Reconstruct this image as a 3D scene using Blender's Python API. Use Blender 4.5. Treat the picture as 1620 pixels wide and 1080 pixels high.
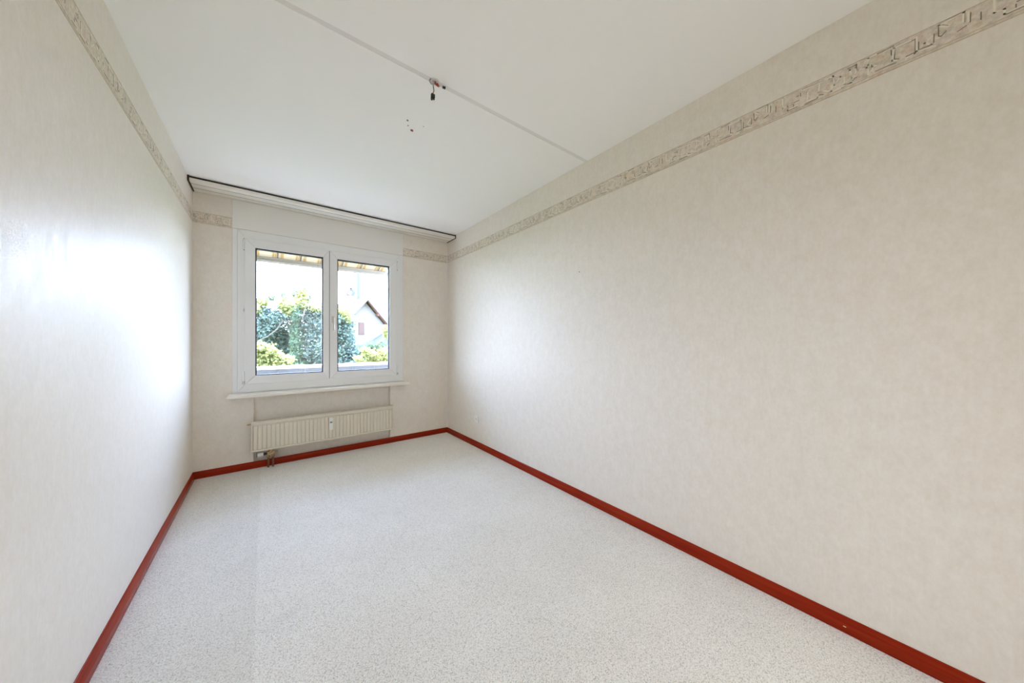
import bpy, math, random
from mathutils import Vector, Matrix

for o in list(bpy.data.objects):
    bpy.data.objects.remove(o, do_unlink=True)
scene = bpy.context.scene
COL = scene.collection
random.seed(7)

# ------------------------------------------------------------------ sizes (metres)
W, D, H = 2.322, 3.746, 2.45          # room width, distance camera to window wall, height
YB = -0.85                            # back wall
CAM = (0.4921, 0.0, 1.1527)

# ------------------------------------------------------------------ camera
cd = bpy.data.cameras.new('camera')
cd.sensor_width = 36.0
cd.lens = 506.16 * 36.0 / 1620.0
cd.clip_start, cd.clip_end = 0.02, 400
cam = bpy.data.objects.new('camera', cd)
COL.objects.link(cam)
cam.location = CAM
cam.rotation_euler = (math.radians(90), 0, -0.653948)
scene.camera = cam

# ------------------------------------------------------------------ sky, sun, light
SKY = 22.0
world = bpy.data.worlds.new('sky')
scene.world = world
world.use_nodes = True
wn, wl = world.node_tree.nodes, world.node_tree.links
wn.clear()
wo = wn.new('ShaderNodeOutputWorld')
wb = wn.new('ShaderNodeBackground')
tc = wn.new('ShaderNodeTexCoord')
sp = wn.new('ShaderNodeSeparateXYZ')
cr = wn.new('ShaderNodeValToRGB')
cr.color_ramp.elements[0].position = 0.0
cr.color_ramp.elements[0].color = (0.70, 0.84, 1.08, 1)
cr.color_ramp.elements[1].position = 1.0
cr.color_ramp.elements[1].color = (0.32, 0.53, 1.06, 1)
wl.new(tc.outputs['Generated'], sp.inputs[0])
wl.new(sp.outputs['Z'], cr.inputs['Fac'])
wl.new(cr.outputs['Color'], wb.inputs['Color'])
wb.inputs['Strength'].default_value = SKY
wl.new(wb.outputs[0], wo.inputs['Surface'])

sl = bpy.data.lights.new('sun', 'SUN')
sl.energy = SKY * 1.5
sl.angle = math.radians(0.6)
sl.color = (1.0, 0.93, 0.80)
sun = bpy.data.objects.new('sun', sl)
COL.objects.link(sun)
# from ahead and to the left of the window, high up
sdir = Vector((-0.55, 0.55, 1.60)).normalized()
sun.rotation_euler = sdir.to_track_quat('Z', 'Y').to_euler()
sun.location = (-8, 14, 20)

# sampling portal over the window opening (guides the sky rays, emits nothing itself)
pl = bpy.data.lights.new('window_portal', 'AREA')
pl.shape = 'RECTANGLE'
pl.size, pl.size_y = 1.34, 1.32
pl.cycles.is_portal = True
po = bpy.data.objects.new('window_portal', pl)
COL.objects.link(po)
po.location = (1.0, D + 0.10, 1.42)
po.rotation_euler = (math.radians(-90), 0, 0)

# added fill light behind the camera, brightens the room through the doorway
hl = bpy.data.lights.new('fill_light', 'AREA')
hl.shape = 'RECTANGLE'
hl.size, hl.size_y = 0.80, 0.80
hl.energy = 21
hl.color = (0.95, 0.97, 1.0)
ho = bpy.data.objects.new('fill_light', hl)
COL.objects.link(ho)
ho.location = (1.30, YB - 0.75, 2.30)
ho.rotation_euler = (math.radians(20), 0, 0)

scene.view_settings.view_transform = 'Standard'
scene.view_settings.look = 'None'
scene.view_settings.gamma = 1.0
scene.view_settings.use_curve_mapping = False
scene.view_settings.exposure = 0.56
scene.cycles.use_denoising = True
scene.cycles.max_bounces = 16
scene.cycles.diffuse_bounces = 12
scene.cycles.glossy_bounces = 4
scene.cycles.transparent_max_bounces = 16
scene.cycles.sample_clamp_indirect = 12.0
scene.cycles.caustics_reflective = False
scene.cycles.caustics_refractive = False

# ------------------------------------------------------------------ helpers
def col4(c):
    return (c[0], c[1], c[2], 1.0)

def mat(name, color, rough=0.5, metallic=0.0, spec=0.5):
    m = bpy.data.materials.new(name)
    m.use_nodes = True
    b = m.node_tree.nodes['Principled BSDF']
    b.inputs['Base Color'].default_value = col4(color)
    b.inputs['Roughness'].default_value = rough
    b.inputs['Metallic'].default_value = metallic
    b.inputs['Specular IOR Level'].default_value = spec
    return m

class NT:
    """small wrapper for node building"""
    def __init__(self, m):
        self.n, self.l = m.node_tree.nodes, m.node_tree.links
        self.b = self.n['Principled BSDF'] if 'Principled BSDF' in self.n else None
    def pos(self, scale=(1, 1, 1), obj=False):
        if obj:
            g = self.n.new('ShaderNodeTexCoord'); out = g.outputs['Object']
        else:
            g = self.n.new('ShaderNodeNewGeometry'); out = g.outputs['Position']
        mp = self.n.new('ShaderNodeMapping')
        mp.inputs['Scale'].default_value = scale
        self.l.new(out, mp.inputs['Vector'])
        return mp.outputs['Vector']
    def noise(self, vec, scale, detail=2.0, rough=0.5):
        t = self.n.new('ShaderNodeTexNoise')
        t.inputs['Scale'].default_value = scale
        t.inputs['Detail'].default_value = detail
        t.inputs['Roughness'].default_value = rough
        self.l.new(vec, t.inputs['Vector'])
        return t.outputs['Fac']
    def ramp(self, fac, stops):
        r = self.n.new('ShaderNodeValToRGB')
        e = r.color_ramp.elements
        while len(e) < len(stops):
            e.new(0.5)
        for i, (p, c) in enumerate(stops):
            e[i].position = p
            e[i].color = col4(c)
        self.l.new(fac, r.inputs['Fac'])
        return r.outputs['Color']
    def mix(self, a, b, fac, mode='MIX'):
        x = self.n.new('ShaderNodeMix')
        x.data_type = 'RGBA'
        x.blend_type = mode
        for sock, v in ((x.inputs['Factor'], fac), (x.inputs['A'], a), (x.inputs['B'], b)):
            if isinstance(v, (int, float)):
                sock.default_value = v
            elif isinstance(v, tuple):
                sock.default_value = col4(v)
            else:
                self.l.new(v, sock)
        return x.outputs['Result']
    def bump(self, height, strength, dist):
        bp = self.n.new('ShaderNodeBump')
        bp.inputs['Strength'].default_value = strength
        bp.inputs['Distance'].default_value = dist
        self.l.new(height, bp.inputs['Height'])
        self.l.new(bp.outputs['Normal'], self.b.inputs['Normal'])
    def base(self, c):
        self.l.new(c, self.b.inputs['Base Color'])

class MB:
    """collects shapes in world coordinates; build() links them as one mesh object"""
    def __init__(self):
        self.v, self.f = [], []
    def add(self, verts, faces):
        k = len(self.v)
        self.v += [tuple(p) for p in verts]
        self.f += [tuple(i + k for i in q) for q in faces]
        return self
    def box(self, x0, x1, y0, y1, z0, z1):
        v = [(x, y, z) for z in (z0, z1) for y in (y0, y1) for x in (x0, x1)]
        return self.add(v, [(0, 2, 3, 1), (4, 5, 7, 6), (0, 1, 5, 4), (2, 6, 7, 3), (0, 4, 6, 2), (1, 3, 7, 5)])
    def cyl(self, a, b, r0, r1=None, n=16, cap=True):
        r1 = r0 if r1 is None else r1
        a, b = Vector(a), Vector(b)
        d = (b - a).normalized()
        u = d.orthogonal().normalized()
        w = d.cross(u)
        v = []
        for p, r in ((a, r0), (b, r1)):
            for i in range(n):
                t = 2 * math.pi * i / n
                v.append(p + u * (r * math.cos(t)) + w * (r * math.sin(t)))
        f = [(i, (i + 1) % n, n + (i + 1) % n, n + i) for i in range(n)]
        if cap:
            f += [tuple(reversed(range(n))), tuple(range(n, 2 * n))]
        return self.add(v, f)
    def tube(self, pts, r, n=8):
        """rounded tube along a polyline; r is a number or a list"""
        pts = [Vector(p) for p in pts]
        rs = r if isinstance(r, (list, tuple)) else [r] * len(pts)
        v, f = [], []
        u = None
        for i, p in enumerate(pts):
            d = (pts[min(i + 1, len(pts) - 1)] - pts[max(i - 1, 0)]).normalized()
            if u is None:
                u = d.orthogonal().normalized()
            u = (u - d * u.dot(d)).normalized()
            w = d.cross(u)
            for k in range(n):
                t = 2 * math.pi * k / n
                v.append(p + u * (rs[i] * math.cos(t)) + w * (rs[i] * math.sin(t)))
        for i in range(len(pts) - 1):
            for k in range(n):
                f.append((i * n + k, i * n + (k + 1) % n, (i + 1) * n + (k + 1) % n, (i + 1) * n + k))
        f += [tuple(reversed(range(n))), tuple(range((len(pts) - 1) * n, len(pts) * n))]
        return self.add(v, f)
    def prism(self, prof, to3, a, b):
        """profile points (p,q) swept between a and b; to3(p,q,t) gives the 3D point"""
        n = len(prof)
        v = [to3(p, q, a) for p, q in prof] + [to3(p, q, b) for p, q in prof]
        f = [(i, (i + 1) % n, n + (i + 1) % n, n + i) for i in range(n)]
        f += [tuple(reversed(range(n))), tuple(range(n, 2 * n))]
        return self.add(v, f)
    def ball(self, c, r, n=12, m=8, sz=1.0):
        v, f = [], []
        for j in range(m + 1):
            ph = math.pi * j / m
            for i in range(n):
                t = 2 * math.pi * i / n
                v.append((c[0] + r * math.sin(ph) * math.cos(t), c[1] + r * math.sin(ph) * math.sin(t), c[2] + r * sz * math.cos(ph)))
        for j in range(m):
            for i in range(n):
                f.append((j * n + i, j * n + (i + 1) % n, (j + 1) * n + (i + 1) % n, (j + 1) * n + i))
        return self.add(v, f)
    def build(self, name, material, parent=None, bevel=0.0, smooth=False, segs=2, fix=True):
        org = Vector((0, 0, 0))
        p = parent
        while p is not None:
            org += p.location
            p = p.parent
        me = bpy.data.meshes.new(name)
        me.from_pydata([tuple(Vector(q) - org) for q in self.v], [], self.f)
        if fix:
            import bmesh
            bm = bmesh.new(); bm.from_mesh(me)
            bmesh.ops.recalc_face_normals(bm, faces=bm.faces)
            bm.to_mesh(me); bm.free()
        if smooth:
            me.polygons.foreach_set('use_smooth', [True] * len(me.polygons))
        me.materials.append(material)
        o = bpy.data.objects.new(name, me)
        COL.objects.link(o)
        if parent is not None:
            o.parent = parent
        if bevel > 0:
            md = o.modifiers.new('bevel', 'BEVEL')
            md.width = bevel
            md.segments = segs
            md.limit_method = 'ANGLE'
        if smooth:
            md = o.modifiers.new('edges', 'EDGE_SPLIT')
            md.split_angle = math.radians(40)
        return o

def empty(name, loc):
    e = bpy.data.objects.new(name, None)
    COL.objects.link(e)
    e.location = loc
    e.empty_display_size = 0.1
    return e

def tag(o, label, cat=None, group=None, kind=None):
    o['label'] = label
    if cat:
        o['category'] = cat
    if group:
        o['group'] = group
    if kind:
        o['kind'] = kind
    return o

# ------------------------------------------------------------------ materials
def wallpaper(name, tint):
    m = mat(name, tint, 0.36, spec=0.13)
    t = NT(m)
    streak = t.noise(t.pos((90, 90, 7)), 1.0, 3)
    mott = t.noise(t.pos((1, 1, 0.7)), 22.0, 5, 0.65)
    fine = t.noise(t.pos((1, 1, 1)), 260.0, 2)
    c1 = t.ramp(streak, [(0.3, tuple(k * 0.99 for k in tint)), (0.7, tuple(min(1, k * 1.008) for k in tint))])
    c2 = t.ramp(t.mix(mott, t.noise(t.pos((1, 1, 0.6)), 75.0, 3, 0.7), 0.45), [(0.36, (0.925, 0.91, 0.875)), (0.62, (1, 1, 1))])
    t.base(t.mix(c1, c2, 1.0, 'MULTIPLY'))
    h = t.mix(streak, fine, 0.45)
    t.bump(h, 0.30, 0.0015)
    rr = t.n.new('ShaderNodeMapRange')
    rr.inputs['From Min'].default_value = 0.3
    rr.inputs['From Max'].default_value = 0.7
    rr.inputs['To Min'].default_value = 0.34
    rr.inputs['To Max'].default_value = 0.48
    t.l.new(mott, rr.inputs['Value'])
    t.l.new(rr.outputs['Result'], t.b.inputs['Roughness'])
    return m

M = {}
M['wallpaper'] = wallpaper('beige_wallpaper', (0.83, 0.78, 0.71))
M['ceiling'] = mat('ceiling_paint', (0.935, 0.925, 0.90), 0.9, spec=0.2)
t = NT(M['ceiling']); t.bump(t.noise(t.pos(), 140, 3), 0.12, 0.001)
M['joint'] = mat('ceiling_joint_filler', (0.80, 0.79, 0.765), 0.9, spec=0.2)

M['carpet'] = mat('carpet', (0.6, 0.58, 0.54), 0.95, spec=0.1)
t = NT(M['carpet'])
n1 = t.noise(t.pos(), 230, 4, 0.8)
n2 = t.noise(t.pos(), 720, 1)
n3 = t.noise(t.pos(), 3.0, 4, 0.6)
ca = t.ramp(n1, [(0.36, (0.55, 0.52, 0.475)), (0.48, (0.90, 0.87, 0.81)), (0.60, (0.98, 0.955, 0.91))])
vo = t.n.new('ShaderNodeTexVoronoi')
vo.inputs['Scale'].default_value = 300.0
t.l.new(t.pos(), vo.inputs['Vector'])
vs = t.n.new('ShaderNodeSeparateXYZ')
t.l.new(vo.outputs['Color'], vs.inputs[0])
cb = t.ramp(vs.outputs['X'], [(0.0, (0.62, 0.60, 0.57)), (0.25, (0.90, 0.89, 0.87)), (1.0, (1, 1, 1))])
cc = t.ramp(n3, [(0.3, (0.93, 0.925, 0.915)), (0.7, (1, 1, 1))])
c = t.mix(t.mix(ca, cb, 1.0, 'MULTIPLY'), cc, 1.0, 'MULTIPLY')
# carpet left of the window light's edge, its shade painted in as darker pile
sx = t.n.new('ShaderNodeSeparateXYZ')
t.l.new(t.pos(), sx.inputs[0])
lane = t.ramp(sx.outputs['X'], [(0.445, (0.93, 0.925, 0.915)), (0.458, (1, 1, 1))])
t.base(t.mix(c, lane, 1.0, 'MULTIPLY'))
t.bump(t.mix(n1, vs.outputs['Y'], 0.4), 0.55, 0.003)
t.b.inputs['Sheen Weight'].default_value = 0.15
t.b.inputs['Sheen Roughness'].default_value = 0.5

M['mahogany'] = mat('red_varnished_wood', (0.25, 0.02, 0.008), 0.22, spec=0.10)
t = NT(M['mahogany'])
g = t.noise(t.pos((3, 3, 120)), 1.0, 4)
t.base(t.ramp(g, [(0.3, (0.22, 0.013, 0.003)), (0.7, (0.32, 0.028, 0.007))]))

M['pvc'] = mat('white_window_plastic', (0.82, 0.82, 0.81), 0.30)
M['cover'] = mat('white_cover_panel', (0.80, 0.785, 0.745), 0.55)
M['gasket'] = mat('black_rubber_gasket', (0.03, 0.03, 0.032), 0.6)
M['bead'] = mat('bright_glazing_edge', (0.86, 0.86, 0.86), 0.25)
M['metal'] = mat('brushed_metal', (0.55, 0.53, 0.50), 0.35, 1.0)
M['handle'] = mat('champagne_handle', (0.62, 0.57, 0.50), 0.35, 0.6)
M['sill'] = mat('cream_sill', (0.82, 0.78, 0.69), 0.32)
M['radiator'] = mat('cream_radiator_enamel', (0.73, 0.675, 0.565), 0.40)
M['railboard'] = mat('cream_rail_board', (0.78, 0.745, 0.67), 0.45)
M['darkgap'] = mat('dark_gap_shade', (0.035, 0.027, 0.020), 0.7)  # dark colour standing in for shade in rail and hinge gaps
M['white'] = mat('white_plastic', (0.83, 0.825, 0.80), 0.35)
M['display'] = mat('grey_display', (0.22, 0.23, 0.23), 0.2)
M['black'] = mat('black_plastic', (0.015, 0.015, 0.016), 0.45)
M['brass'] = mat('aged_brass', (0.50, 0.36, 0.20), 0.32, 1.0)
M['copper'] = mat('brown_pipe', (0.22, 0.12, 0.07), 0.4, 0.6)
M['redwire'] = mat('red_wire', (0.33, 0.06, 0.035), 0.5)
M['greyclip'] = mat('grey_clip', (0.42, 0.39, 0.40), 0.5)
M['rust'] = mat('rusty_plug', (0.10, 0.045, 0.035), 0.8)
M['putty'] = mat('light_chip', (0.70, 0.52, 0.33), 0.7)

gm = bpy.data.materials.new('window_glass')
gm.use_nodes = True
gn, gl = gm.node_tree.nodes, gm.node_tree.links
gn.clear()
go = gn.new('ShaderNodeOutputMaterial')
gt = gn.new('ShaderNodeBsdfTransparent')
gg = gn.new('ShaderNodeBsdfGlossy')
gg.inputs['Roughness'].default_value = 0.02
gx = gn.new('ShaderNodeMixShader')
gx.inputs['Fac'].default_value = 0.05
gl.new(gt.outputs[0], gx.inputs[1])
gl.new(gg.outputs[0], gx.inputs[2])
gl.new(gx.outputs[0], go.inputs['Surface'])
M['glass'] = gm

# ------------------------------------------------------------------ room shell
T = 0.15
fl = MB().box(-T, W + T, YB - 1.6, D + 0.25, -0.12, 0.0).build('floor', M['carpet'])
tag(fl, 'light grey beige short-pile carpet covering the whole floor', 'carpet', kind='structure')

# ceiling: two slabs with a shallow filled joint between them
JY0, JY1 = 1.491, 1.516
ce = MB()
ce.box(-T, W + T, YB - T, JY0, H, H + 0.15)
ce.box(-T, W + T, JY1, D + 0.25, H, H + 0.15)
ce = ce.build('ceiling', M['ceiling'])
tag(ce, 'off-white painted ceiling with one straight joint across it', 'ceiling', kind='structure')
MB().box(-T, W + T, JY0 - 0.001, JY1 + 0.001, H + 0.003, H + 0.14).build('joint_strip', M['joint'], ce)

wlft = MB().box(-T, 0, YB - T, D + 0.25, -0.05, H + 0.05).build('wall_left', M['wallpaper'])
tag(wlft, 'long beige wallpapered wall left of the window', 'wall', kind='structure')
wr = MB().box(W, W + T, YB - T, D + 0.25, -0.05, H + 0.05).build('wall_right', M['wallpaper'])
tag(wr, 'long beige wallpapered wall right of the window', 'wall', kind='structure')

# window wall with the window opening and a shallow niche under it
X0, X1 = 0.250, 1.755
NX0, NX1, NZ = 0.396, 1.609, 0.655
wf = MB()
wf.box(-T, X0, D, D + 0.25, -0.05, H + 0.05)
wf.box(X1, W + T, D, D + 0.25, -0.05, H + 0.05)
wf.box(X0, X1, D, D + 0.25, 2.150, H + 0.05)
wf.box(X0, NX0, D, D + 0.25, -0.05, 0.690)
wf.box(NX1, X1, D, D + 0.25, -0.05, 0.690)
wf.box(NX0, NX1, D, D + 0.25, NZ, 0.690)
wf.box(NX0, NX1, D + 0.035, D + 0.25, -0.05, NZ)
wf = wf.build('wall_far', M['wallpaper'])
tag(wf, 'narrow beige wall around the window with a shallow radiator niche', 'wall', kind='structure')

# back wall; its doorway and the unseen hall are added for the fill light
DX0, DX1, DZ = 0.85, 1.75, 2.02
wb_ = MB()
wb_.box(-T, DX0, YB - T, YB, -0.05, H + 0.05)
wb_.box(DX1, W + T, YB - T, YB, -0.05, H + 0.05)
wb_.box(DX0, DX1, YB - T, YB, DZ, H + 0.05)
wb_ = wb_.build('wall_back', M['wallpaper'])
tag(wb_, 'beige wall behind the camera with a doorway added for the fill light', 'wall', kind='structure')
hw = MB()
hw.box(-T - 0.12, -T, YB - 1.6, YB - T, -0.05, H + 0.05)
hw.box(W + T, W + T + 0.12, YB - 1.6, YB - T, -0.05, H + 0.05)
hw.box(-T - 0.12, W + T + 0.12, YB - 1.72, YB - 1.6, -0.05, H + 0.05)
hw.box(-T - 0.12, W + T + 0.12, YB - 1.72, YB - T, H + 0.05, H + 0.2)
hw = hw.build('wall_added_hall', M['ceiling'])
tag(hw, 'white walls of an unseen hall added around the fill light behind the camera', 'wall', kind='structure')

# baseboards: straight foot, sloping shoulder, thin lip
PROF = [(0, 0), (0.016, 0), (0.016, 0.033), (0.014, 0.037), (0.006, 0.056), (0.003, 0.060), (0, 0.060)]
b = MB().prism(PROF, lambda p, q, s: (p, s, q), YB, D).build('baseboard_left', M['mahogany'], bevel=0.001)
tag(b, 'red-brown varnished baseboard along the left wall', 'baseboard', kind='structure')
b = MB().prism(PROF, lambda p, q, s: (W - p, s, q), YB, D).build('baseboard_right', M['mahogany'], bevel=0.001)
tag(b, 'red-brown varnished baseboard along the right wall', 'baseboard', kind='structure')
MB().box(W - 0.0172, W - 0.0155, 0.200, 0.208, 0.0245, 0.0275).build('paint_chip', M['putty'], b)
b = MB().prism(PROF, lambda p, q, s: (s, D - p, q), 0.0, W).build('baseboard_far', M['mahogany'], bevel=0.001)
tag(b, 'dark red-brown baseboard under the radiator', 'baseboard', kind='structure')
b = MB().prism(PROF, lambda p, q, s: (s, YB + p, q), 0.0, DX0).build('baseboard_back', M['mahogany'])
tag(b, 'red-brown baseboard beside the doorway behind the camera', 'baseboard', kind='structure')

# ------------------------------------------------------------------ printed wallpaper border
M['border'] = mat('border_print', (0.62, 0.56, 0.46), 0.6, spec=0.25)
t = NT(M['border'])
v1 = t.noise(t.pos(), 30, 3, 0.6)
v2 = t.noise(t.pos((1.3, 1.3, 1.3)), 17, 2)
v3 = t.noise(t.pos((1, 1, 1)), 70, 4, 0.7)
a1 = t.ramp(v1, [(0.32, (0.50, 0.46, 0.43)), (0.44, (0.73, 0.66, 0.57)), (0.56, (0.78, 0.72, 0.60)), (0.66, (0.76, 0.58, 0.44))])
a2 = t.ramp(v2, [(0.34, (0.66, 0.61, 0.49)), (0.5, (0.80, 0.745, 0.64)), (0.64, (0.76, 0.64, 0.57))])
a3 = t.ramp(v3, [(0.3, (0.76, 0.72, 0.70)), (0.6, (1, 1, 1))])
t.base(t.mix(t.mix(a1, a2, 0.5), a3, 1.0, 'MULTIPLY'))
M['motif_light'] = mat('border_cream_lines', (0.82, 0.77, 0.66), 0.5)
M['motif_dark'] = mat('border_brown_lines', (0.235, 0.195, 0.145), 0.6)
M['edge_line'] = mat('border_edge_line', (0.52, 0.42, 0.29), 0.6)
PERIOD = 0.524
LIGHT= [[[0.436,0.0807],[0.436,0.0309],[0.4753,0.0215]],[[0.4825,0.0858],[0.5321,0.0896],[0.5314,0.0605]],[[0.4825,0.0858],[0.5008,0.0676]],[[0.4687,0.0588],[0.4538,0.0468],[0.4671,0.0324],[0.4736,0.0308]],[[0.4125,0.0239],[0.4317,0.0257],[0.436,0.0295]],[[0.246,0.0647],[0.2254,0.0819],[0.2281,0.0434],[0.246,0.0647]],[[0.2573,0.0547],[0.2573,0.0273],[0.2754,0.0232],[0.2771,0.0393],[0.288,0.0395]],[[0.2754,0.0528],[0.2728,0.0742],[0.288,0.0737],[0.288,0.0542]],[[0.2988,0.0591],[0.3168,0.0542],[0.3208,0.0611],[0.3216,0.0868],[0.3406,0.0877]],[[0.32,0.0473],[0.3208,0.0252]],[[0.3296,0.0313],[0.3319,0.0487],[0.3406,0.0452]],[[0.422,0.079],[0.3846,0.0793],[0.3802,0.0365],[0.3905,0.0316]],[[0.0174,0.0839],[0.0174,0.0543]],[[0.0646,0.0824],[0.0646,0.0432],[0.0818,0.041],[0.0818,0.0255],[0.1152,0.0267]],[[0.1305,0.0832],[0.1927,0.0785]],[[0.1456,0.0289],[0.1785,0.024],[0.1821,0.0414],[0.1847,0.0739]],[[0.1821,0.0218],[0.1962,0.0205]],[[0.198,0.0388],[0.2204,0.0225],[0.2222,0.0453]],[[0.2255,0.0217],[0.2765,0.0224]],[[0.205,0.0827],[0.2255,0.0788]],[[0.1474,0.0627],[0.1474,0.0353]],[[0.5578,0.0345],[0.5585,0.0643],[0.5741,0.0617]],[[0.5254,0.0341],[0.5776,0.0251]]]
DARK= [[[0.3927,0.0777],[0.4309,0.0763]],[[0.4331,0.0774],[0.4326,0.0306],[0.4125,0.0295]],[[0.4825,0.0805],[0.4825,0.0497],[0.4881,0.0454],[0.4976,0.0555]],[[0.4865,0.0854],[0.5008,0.0715]],[[0.4976,0.0935],[0.5344,0.0915],[0.5341,0.0584]],[[0.5208,0.0363],[0.5373,0.0429]],[[0.5462,0.0846],[0.5783,0.0832]],[[0.5549,0.0711],[0.5553,0.0517]],[[0.5762,0.0649],[0.5762,0.035],[0.5592,0.0334]],[[0.4403,0.0609],[0.4403,0.0333],[0.4521,0.033],[0.472,0.0293],[0.4736,0.0631]],[[0.2669,0.0832],[0.2905,0.0855],[0.2905,0.0623]],[[0.2955,0.0589],[0.3119,0.0599]],[[0.3264,0.0859],[0.3831,0.0896]],[[0.3296,0.0551],[0.3296,0.0289]],[[0.339,0.0249],[0.3727,0.0255],[0.389,0.0235]],[[0.3772,0.0778],[0.3779,0.0588]],[[0.3861,0.0737],[0.3853,0.0387],[0.3949,0.0331]],[[0.2771,0.027],[0.2905,0.0354]],[[0.2495,0.0185],[0.2754,0.022]],[[0.2136,0.0782],[0.2236,0.0793],[0.2245,0.0609]],[[0.0217,0.0787],[0.0206,0.0498]],[[0.0408,0.0649],[0.0408,0.041]],[[0.1305,0.087],[0.1658,0.0835],[0.1927,0.0809]],[[0.1456,0.0664],[0.1459,0.0436]],[[0.1381,0.0183],[0.1785,0.0191]],[[0.1829,0.031],[0.1962,0.0253]],[[0.1036,0.0463],[0.12,0.0467]],[[0.1016,0.0397],[0.1016,0.0295]],[[0.0838,0.0218],[0.1133,0.0227]],[[0.1248,0.0741],[0.1258,0.0609]],[[0.1113,0.0671],[0.1191,0.0675]]]
def ribbon(mb, p, q, w, to3, h):
    dx, dz = q[0] - p[0], q[1] - p[1]
    ln = math.hypot(dx, dz) or 1e-6
    nx, nz = -dz / ln * w / 2, dx / ln * w / 2
    ex, ez = dx / ln * w / 2, dz / ln * w / 2
    a = (p[0] - ex, p[1] - ez); b_ = (q[0] + ex, q[1] + ez)
    c4 = [(a[0] + nx, a[1] + nz), (b_[0] + nx, b_[1] + nz), (b_[0] - nx, b_[1] - nz), (a[0] - nx, a[1] - nz)]
    v = [to3(s, z, h) for s, z in c4] + [to3(s, z, h - 0.0008) for s, z in c4]
    mb.add(v, [(0, 1, 2, 3), (0, 4, 5, 1), (1, 5, 6, 2), (2, 6, 7, 3), (3, 7, 4, 0)])

BZ = 2.150
def border(name, s0, s1, phase, to3, label):
    """to3(s, z, height off the wall)"""
    base = MB()
    zz = (BZ + 0.002, BZ + 0.096)
    v = [to3(s, z, h) for h in (0.0, 0.0006) for s, z in ((s0, zz[0]), (s1, zz[0]), (s1, zz[1]), (s0, zz[1]))]
    base.add(v, [(4, 5, 6, 7), (0, 1, 5, 4), (1, 2, 6, 5), (2, 3, 7, 6), (3, 0, 4, 7)])
    o = base.build(name, M['border'])
    tag(o, label, 'wallpaper border', kind='structure')
    for nm, strokes, wd, hh, mk in (('dark_print', DARK, 0.0027, 0.0010, 'motif_dark'), ('cream_print', LIGHT, 0.0048, 0.0013, 'motif_light')):
        mb = MB()
        k0 = int(math.floor((s0 - phase) / PERIOD)) - 1
        k1 = int(math.ceil((s1 - phase) / PERIOD)) + 1
        for k in range(k0, k1 + 1):
            for pl_ in strokes:
                if pl_[0][0] > PERIOD:
                    continue
                for p, q in zip(pl_[:-1], pl_[1:]):
                    a = phase + k * PERIOD + p[0]
                    b_ = phase + k * PERIOD + q[0]
                    if min(a, b_) < s0 + 0.004 or max(a, b_) > s1 - 0.004:
                        continue
                    ribbon(mb, (a, BZ + p[1]), (b_, BZ + q[1]), wd, to3, hh)
        po_ = mb.build(nm, M[mk], o, fix=False)
        po_['kind'] = 'stuff'
    for z in (BZ + 0.004, BZ + 0.013, BZ + 0.094):
        mb = MB()
        ribbon(mb, (s0 + 0.002, z), (s1 - 0.002, z), 0.0016, to3, 0.0011)
        mb.build('edge_line', M['edge_line'], o, fix=False)
    return o

border('trim_1', YB, D, 0.0, lambda s, z, h: (h, s, z), 'patterned wallpaper border high on the left wall')
border('trim_2', 0.0, X0, 0.05, lambda s, z, h: (s, D - h, z), 'short patterned wallpaper border left of the window')
border('trim_3', X1, W, 0.0, lambda s, z, h: (s, D - h, z), 'short patterned wallpaper border right of the window')
# along the right wall s runs from the window towards the camera
border('trim_4', 0.0, D - YB, D - 0.4635, lambda s, z, h: (W - h, D - s, z), 'patterned wallpaper border high on the right wall')

cb_ = MB().tube([(W - 0.002, D - 0.002, 0.06), (W - 0.002, D - 0.002, 2.41)], 0.006, 10).build('trim_5', M['cover'], smooth=True)
tag(cb_, 'thin pale caulk bead up the far right corner of the room', 'corner bead', kind='structure')

# ------------------------------------------------------------------ curtain rail board on the ceiling
cu = empty('curtain_rail', (W / 2, 3.63, H))
tag(cu, 'cream three-strip curtain rail board with dark slots across the ceiling above the window', 'curtain rail')
RX0, RX1 = 0.012, W - 0.012
MB().box(RX0, RX1, 3.522, D - 0.003, 2.4325, H).build('top_gap_shade', M['darkgap'], cu)  # dark filler painted as the shadow gap under the ceiling
for y0, y1 in ((3.510, 3.570), (3.577, 3.660), (3.667, D - 0.004)):
    MB().box(RX0, RX1, y0, y1, 2.410, 2.4325).build('rail_strip', M['railboard'], cu, bevel=0.0012)
for y in (3.5735, 3.6635):
    MB().box(RX0, RX1, y - 0.0035, y + 0.0035, 2.4106, 2.4325).build('slot_shade', M['darkgap'], cu)  # almost flush dark strips that paint the shade inside the slots
for a, b_ in ((0.001, RX0), (RX1, W - 0.001)):
    MB().box(a, b_, 3.506, D - 0.003, 2.406, H).build('end_gap_shade', M['darkgap'], cu, bevel=0.002)  # dark blocks in place of the shaded gaps between board and walls

# ------------------------------------------------------------------ roller shutter box cover
sc_ = MB().box(X0, X1, D - 0.008, D - 0.0002, 2.156, 2.4085).build('shutter_box_cover', M['cover'], bevel=0.002)
tag(sc_, 'flat off-white shutter box cover panel between the window and the curtain rail', 'cover panel')

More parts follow.
